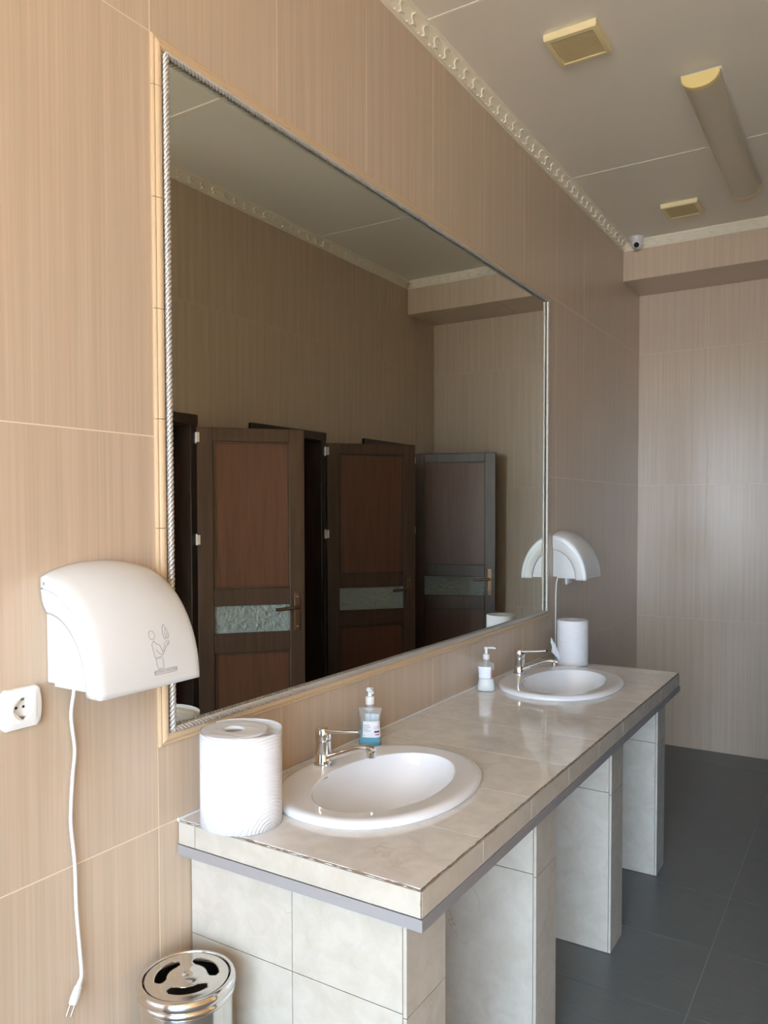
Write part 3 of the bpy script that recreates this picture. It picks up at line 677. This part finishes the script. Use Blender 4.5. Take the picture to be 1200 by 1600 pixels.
# ------------------------------------------------------------------ hand dryers
def dryer(y0, label, cordpts, printed):
    Wd, RXd, RZd, Zb = 0.229, 0.158, 0.203, 1.127
    root = thing('hand_dryer', label, 'hand dryer', (0.0, y0+Wd/2, Zb), 'wall hand dryers')
    prof = [(.0125, .655), (.009, .69), (.005, .73), (.002, .79), (.0002, .865), (.0, .878), (.0034, .882), (.0034, .892), (.0, .896), (.0, .972), (.0012, .988), (.0045, .998)]
    full = [(d, r) for d, r in prof]
    mid = [(0.0045+(Wd-0.009)*k/24, None) for k in range(1, 24)]
    allp = full+mid+[(Wd-d, r) for d, r in reversed(prof)]
    def surf(yy, r, a):
        if r is None:
            q = 2*yy/Wd-1; r = 0.998+0.100*(1-abs(q)**2.2)*(0.10+0.90*max(0.0, math.cos(a)))
        return Vector((0.0012+RXd*r*math.sin(a)**1.03 if a > 0 else 0.0012, y0+yy, Zb+RZd*r*math.cos(a)))
    rows = []
    for k in range(33):
        a = math.radians(90)*k/32
        rows.append([surf(d, r, max(a, 1e-6) if a < math.radians(89.9) else math.radians(89.99)) for d, r in allp])
    cov = part('cover', MB().grid(rows), 'white', root, 40, solid=0.0025)
    poly = [(0.0012, Zb+.012)]+[(0.0012+RXd*.80*math.sin(math.radians(90-5.3*k)), max(Zb+.012, Zb+RZd*.80*math.cos(math.radians(90-5.3*k)))) for k in range(0, 18)]
    part('casing', MB().prism(poly, lambda p, s: (p[0], y0+(0.0125 if s == 0 else Wd-0.0125), p[1])), 'white2', root)
    part('base_plate', MB().box(0.02, RXd*.93, y0+.013, y0+Wd-.013, Zb+.006, Zb+.0125), 'white2', root)
    part('nozzle', MB().lathe([(.026, Zb+.007), (.026, Zb-.004), (.022, Zb-.005), (.021, Zb+.006)], (.085, y0+Wd/2), 28, sy=1.4), 'alu', root, 40)
    for d in (0.0, Wd):
        p0 = Vector((0.012, y0+d, Zb+RZd*.93)); s_ = -1 if d == 0 else 1
        part('screw', MB().tube([p0, p0+Vector((0, s_*.0012, 0))], 0.0030, 12), 'alu', cov, label='small dark screw')
    # cord and plug
    cp = cordpts(y0)
    # smooth by Catmull-Rom
    sm = []
    P_ = [Vector(p) for p in cp]
    for i in range(len(P_)-1):
        a, b, c_, d_ = P_[max(i-1, 0)], P_[i], P_[i+1], P_[min(i+2, len(P_)-1)]
        for k in range(6):
            t_ = k/6; sm.append(0.5*((2*b)+(c_-a)*t_+(2*a-5*b+4*c_-d_)*t_**2+(3*b-a-3*c_+d_)*t_**3))
    sm.append(P_[-1])
    co = part('power_cord', MB().tube(sm, 0.0034, 8), 'cord', root, 60)
    if printed:
        pl_ = MB(); e0 = sm[-1]; d0 = Vector((0.10, -0.52, -0.85)).normalized()
        pl_.tube([e0-d0*.002, e0+d0*.004, e0+d0*.010, e0+d0*.012, e0+d0*.030, e0+d0*.040, e0+d0*.042], [.0035, .0055, .0060, .0085, .0100, .0090, .006], 12, flat=.6, up=(1, 0, 0))
        pg = part('plug', pl_, 'cord', root, 45, label='flat white two-pin plug')
        sd = d0.cross(Vector((1, 0, 0))).normalized()
        for s_ in (-1, 1):
            q = e0+d0*.041+sd*s_*.0055; part('plug_pin', MB().tube([q, q+d0*.019], 0.0019, 8), 'brass', pg, 60)
        # printed pictogram of hands under the dryer, in the curved front
        def S(u, v):
            """u metres along y from the dryer's near side, v metres down the arc measured as height above base"""
            lo, hi = 0.0, math.radians(89.9)
            for _ in range(30):
                m_ = (lo+hi)/2
                if surf(u, None, m_).z-Zb > v: lo = m_
                else: hi = m_
            p = surf(u, None, lo); q1 = surf(u, None, lo+.01)-p; q2 = surf(u+.001, None, lo)-p
            n_ = q1.cross(q2).normalized()
            if n_.x < 0: n_ = -n_
            return p+n_*0.0003
        UO, VO, SC = 0.112, 0.027, 0.00085           # lower left of the drawing, scale per unit
        def line(pts): return [S(UO+a*SC, VO+b*SC) for a, b in pts]
        strokes = [[(10+8*math.cos(a)-3, 78+9*math.sin(a)) for a in [2*math.pi*k/14 for k in range(15)]],
                   [(9, 66), (3, 60), (4, 48), (7, 30), (22, 32), (30, 36), (42, 52), (46, 52)],
                   [(9, 66), (16, 58), (24, 56), (28, 42), (30, 40), (38, 58), (44, 62)],
                   [(12, 48), (20, 38), (30, 36)],
                   [(44, 62), (50, 63), (52, 58), (49, 54), (46, 52), (45, 57), (49, 58)],
                   [(40, 66), (37, 76), (40, 90), (46, 96), (50, 88), (54, 76), (53, 68), (47, 67), (40, 66)], [(44, 68), (44, 80), (50, 88)], [(48, 68), (50, 78)],
                   [(9, 28), (10, 16), (14, 6)], [(9, 28), (25, 30), (28, 20), (28, 8)], [(14, 6), (28, 8)],
                   [(4, 4), (64, 4), (64, -5), (4, -5), (4, 4)]]
        pk = MB()
        for s_ in strokes:
            fine = []
            for (a, b), (c_, d_) in zip(s_[:-1], s_[1:]):
                n_ = max(2, int(math.hypot(c_-a, d_-b)/5))
                fine += [(a+(c_-a)*k/n_, b+(d_-b)*k/n_) for k in range(n_)]
            fine.append(s_[-1]); pk.tube(line(fine), 0.00038, 4)
        part('pictogram', pk, 'ink', cov, label='line drawing of a person drying hands')
        letters('AUTOMATIC HAND DRYER', 0.0058, lambda a, b: S(UO+34*SC+a*0.78, VO-0.5*SC+b), 'ink', cov, 'lettering')
    return root
dryer(0.851, 'white curved hand dryer with a pictogram, over the dangling plug', lambda y: [(0.03, 0.900, 1.142), (0.022, 0.900, 1.11), (0.012, 0.902, 1.069), (0.010, 0.910, 1.008), (0.009, 0.9055, 0.96), (0.009, 0.901, 0.905), (0.009, 0.9005, 0.865), (0.009, 0.907, 0.796), (0.009, 0.909, 0.711), (0.009, 0.9155, 0.625), (0.011, 0.9165, 0.588), (0.013, 0.913, 0.578)], True)
dryer(3.456, 'white curved hand dryer above the narrower paper roll', lambda y: [(0.02, 3.487, 1.142), (0.012, 3.487, 1.11), (0.008, 3.489, 1.05), (0.007, 3.492, 0.95), (0.007, 3.492, 0.86), (0.007, 3.49, 0.70), (0.007, 3.49, 0.62)], False)

# ------------------------------------------------------------------ sockets
def socket(y, zc, label):
    root = thing('wall_socket', label, 'socket', (0, y, zc), 'white wall sockets')
    def sq(h, x, bul=0.0, n=10, rad=.006):
        pts = []
        for q in range(4):
            for k in range(n+1):
                f = -1+2*k/n; b = bul*(1-f*f)
                # rounded square edge with slightly bowed sides
                if q == 0: p = (h+b, f*(h-rad))
                if q == 1: p = (-f*(h-rad), h)
                if q == 2: p = (-h-b, -f*(h-rad))
                if q == 3: p = (f*(h-rad), -h)
                pts.append((x, y+p[0], zc+p[1]))
        return pts
    H = 0.0355
    part('plate', MB().grid([sq(H, 0.0006, .003), sq(H, 0.006, .003), sq(H-.002, 0.0095, .003), sq(H-.009, 0.0115), sq(H-.0105, 0.0105), sq(0.0205, 0.0105, rad=.0205)], close_v=True), 'sock', root, 40)
    seg = 44
    def ci(r, x): return [(x, y+r*math.cos(2*math.pi*k/seg), zc+r*math.sin(2*math.pi*k/seg)) for k in range(seg)]
    ins = [sq(H-.0108, 0.0105, rad=.003), sq(H-.0115, 0.0128, rad=.003)]
    # insert face as a square ring stitched to a circle of the same count
    part('insert', MB().grid(ins+[ci(0.0195, 0.0130), ci(0.0190, 0.0120), ci(0.0188, 0.0012), ci(0.0005, 0.0012)], close_v=True), 'sock', root, 40)
    for s_ in (-1, 1):
        part('pin_hole', MB().tube([(0.0010, y+s_*.0095*.72, zc+0.001), (0.0017, y+s_*.0095*.72, zc+0.001)], .0025, 12), 'dark', root)
        part('earth_clip', MB().box(0.0015, 0.0095, y-.003, y+.003, zc+s_*.0162-.002, zc+s_*.0162+.002), 'brass', root)
    return root
socket(0.808, 1.1045, 'white earthed wall socket beside the dryer with the pictogram')
socket(3.677, 1.122, 'white wall socket half hidden beyond the dryer over the narrow roll')

# ------------------------------------------------------------------ bin
bc = (0.124, 1.070); BR, BZ = 0.0868, 0.541
t = thing('waste_bin', 'shiny stainless steel bin with a three-slot lid beside the counter', 'bin', (*bc, 0))
part('bin_body', MB().lathe([(.060, .004), (BR-.002, .004), (BR, .007), (BR, BZ-.036), (BR-.002, BZ-.034), (BR-.002, BZ-.024), (BR-.004, BZ-.02), (BR-.004, .01)], bc, 72, cap=False), 'steel', t, 35)
part('base_ring', MB().lathe([(BR-.004, .0005), (BR+.003, .0005), (BR+.003, .014), (BR, .016)], bc, 64, cap=False), 'dark', t, 35)
part('lid_ring', MB().lathe([(BR+.001, BZ-.033), (BR+.004, BZ-.031), (BR+.0055, BZ-.027), (BR+.004, BZ-.023), (BR+.002, BZ-.021), (BR+.0065, BZ-.017), (BR+.0075, BZ-.010), (BR+.0055, BZ-.003), (BR+.002, BZ), (BR-.003, BZ-.0002), (BR-.0042, BZ-.004)], bc, 72, cap=False), 'steel', t, 50, label='rolled steel rim')
lid = MB(); SEG = 144
rr = [0.0006, .012, .024, .0275, .0290, .0305, .0335, .036, .0385, .041, .0435, .046, .0485, .051, .0535, .056, .0585, .061, .064, .070, .076, .0795, .0805]
def lz(r):
    if r < .0275: return BZ+.0005+.0015*(1-(r/.0275)**2)
    if r < .0305: return BZ-.0008
    return BZ-.0010 if r < .076 else BZ-.0016-(.003 if r > .08 else 0)
for r in rr:
    lid.v += [(bc[0]+r*math.cos(2*math.pi*k/SEG), bc[1]+r*math.sin(2*math.pi*k/SEG), lz(r)) for k in range(SEG)]
slots = [math.radians(a) for a in (197, 77, 317)]
for i in range(len(rr)-1):
    for k in range(SEG):
        a = 2*math.pi*(k+.5)/SEG; rm = (rr[i]+rr[i+1])/2; hole = False
        for s_ in slots:
            d = abs((a-s_+math.pi) % (2*math.pi)-math.pi); L_ = math.radians(33)
            e_ = max(0, d-L_)*.050
            if (rm-.050)**2+e_**2 < .0105**2: hole = True
        if hole: continue
        k2 = (k+1) % SEG; lid.f.append((i*SEG+k, i*SEG+k2, (i+1)*SEG+k2, (i+1)*SEG+k))
part('swivel_lid', lid, 'steel', t, 50, solid=0.0012)
part('inner_bucket', MB().lathe([(.001, .02), (.075, .02), (.0785, BZ-.05), (.0800, BZ-.05), (.0765, .018), (.001, .018)], bc, 48, cap=False), 'steel_dark', t, 40, label='dark inner bucket')

# ------------------------------------------------------------------ ceiling fittings
def vent(x0, x1, y0, y1, label):
    z1 = ZC-0.0004; zb = ZC-0.022
    root = thing('ceiling_vent', label, 'vent', ((x0+x1)/2, (y0+y1)/2, ZC), 'square vents in the ceiling')
    i = 0.018
    fr = MB()
    def rect(ins, zz): return [(x0+ins, y0+ins, zz), (x1-ins, y0+ins, zz), (x1-ins, y1-ins, zz), (x0+ins, y1-ins, zz)]
    part('vent_frame', MB().grid([rect(0, z1), rect(0, zb+.004), rect(.003, zb), rect(i-.002, zb-.001), rect(i, zb+.001), rect(i, z1-.004)], close_v=True), 'vent', root, 30)
    part('vent_back', MB().box(x0+i, x1-i, y0+i, y1-i, zb+.005, z1-.004), 'vent_shaded', root)
    n = 15
    for k in range(n):
        yy = y0+i+(y1-y0-2*i)*(k+.5)/n; h = (y1-y0-2*i)/n
        sl_ = MB(); a, b = (yy-h*.46, zb+.0005), (yy+h*.30, zb+.0022)
        sl_.prism([(a[0], a[1]), (a[0]+.0012, a[1]-.0006), (b[0]+.0012, b[1]), (b[0], b[1]+.0008)], lambda p, s: (x0+i if s == 0 else x1-i, p[0], p[1]))
        part('slat', sl_, 'vent', root)
vent(0.315, 0.487, 2.470, 2.648, 'yellowed square ceiling vent, before the strip lamp begins')
vent(0.313, 0.487, 4.128, 4.312, 'yellowed square ceiling vent close to the beam')
LX0, LX1, LY0, LY1 = 0.642, 0.772, 2.945, 4.110
t = thing('strip_lamp', 'unlit fluorescent strip lamp with yellowed ends on the ceiling', 'ceiling lamp', ((LX0+LX1)/2, (LY0+LY1)/2, ZC))
part('lamp_base', MB().box(LX0-.003, LX1+.003, LY0+.014, LY1-.014, ZC-.012, ZC-.0004), 'lamp_body', t, bevel=.002)
def arc(y, s=1.0, dz=0.0):
    cx = (LX0+LX1)/2; R = (LX1-LX0)/2*s
    return [(cx+R*math.cos(math.pi*k/20), y, ZC-.011-dz-.050*s*math.sin(math.pi*k/20)**.8) for k in range(21)]
part('diffuser', MB().grid([arc(LY0+.010, .975), arc(LY1-.010, .975)]), 'lamp_diff', t, 50, label='dull ribbed diffuser')
for a, b in ((LY0, LY0+.022), (LY1-.022, LY1)):
    ca_ = MB().grid([arc(a, .96), arc(a+.002, 1.0), arc(b-.002, 1.0), arc(b, 1.0)])
    n0 = len(ca_.v); edge = arc(a if a == LY0 else b, .96 if a == LY0 else 1.0); ca_.v += edge; ca_.f.append(tuple(range(n0, n0+21)))
    part('end_cap', ca_, 'lamp_cap', t, 40, label='yellowed plastic end cap')

cc = (0.092, 4.545)
t = thing('security_camera', 'small white dome security camera in the ceiling corner', 'camera', (*cc, ZC))
part('camera_base', MB().lathe([(.040, ZC-.0005), (.041, ZC-.006), (.038, ZC-.016), (.034, ZC-.028), (.028, ZC-.034), (.010, ZC-.036)], cc, 36), 'cctv', t, 50)
# eyeball looks along the room towards the photographer
ec = Vector((cc[0]+.004, cc[1]-.006, ZC-.040)); dd = Vector((0.12, -0.86, -0.42)).normalized(); e1 = dd.cross(Vector((0, 0, 1))).normalized(); e2 = e1.cross(dd)
def ering(a, rad): return [ec+dd*rad*math.cos(a)+(e1*math.cos(2*math.pi*k/28)+e2*math.sin(2*math.pi*k/28))*rad*math.sin(a) for k in range(28)]
part('eyeball', MB().grid([ering(math.radians(d_), .030) for d_ in (28, 45, 65, 85, 105, 130, 155, 178)], close_v=True, cap=True), 'cctv', t, 60)
lf = MB(); f0 = ec+dd*.0262
lf.grid([[f0+(e1*math.cos(2*math.pi*k/24)+e2*math.sin(2*math.pi*k/24))*r+dd*h for k in range(24)] for r, h in ((.0145, .0), (.0140, .0018), (.0001, .0022))], close_v=True)
part('lens', lf, 'lens', t, 50, label='black lens face')
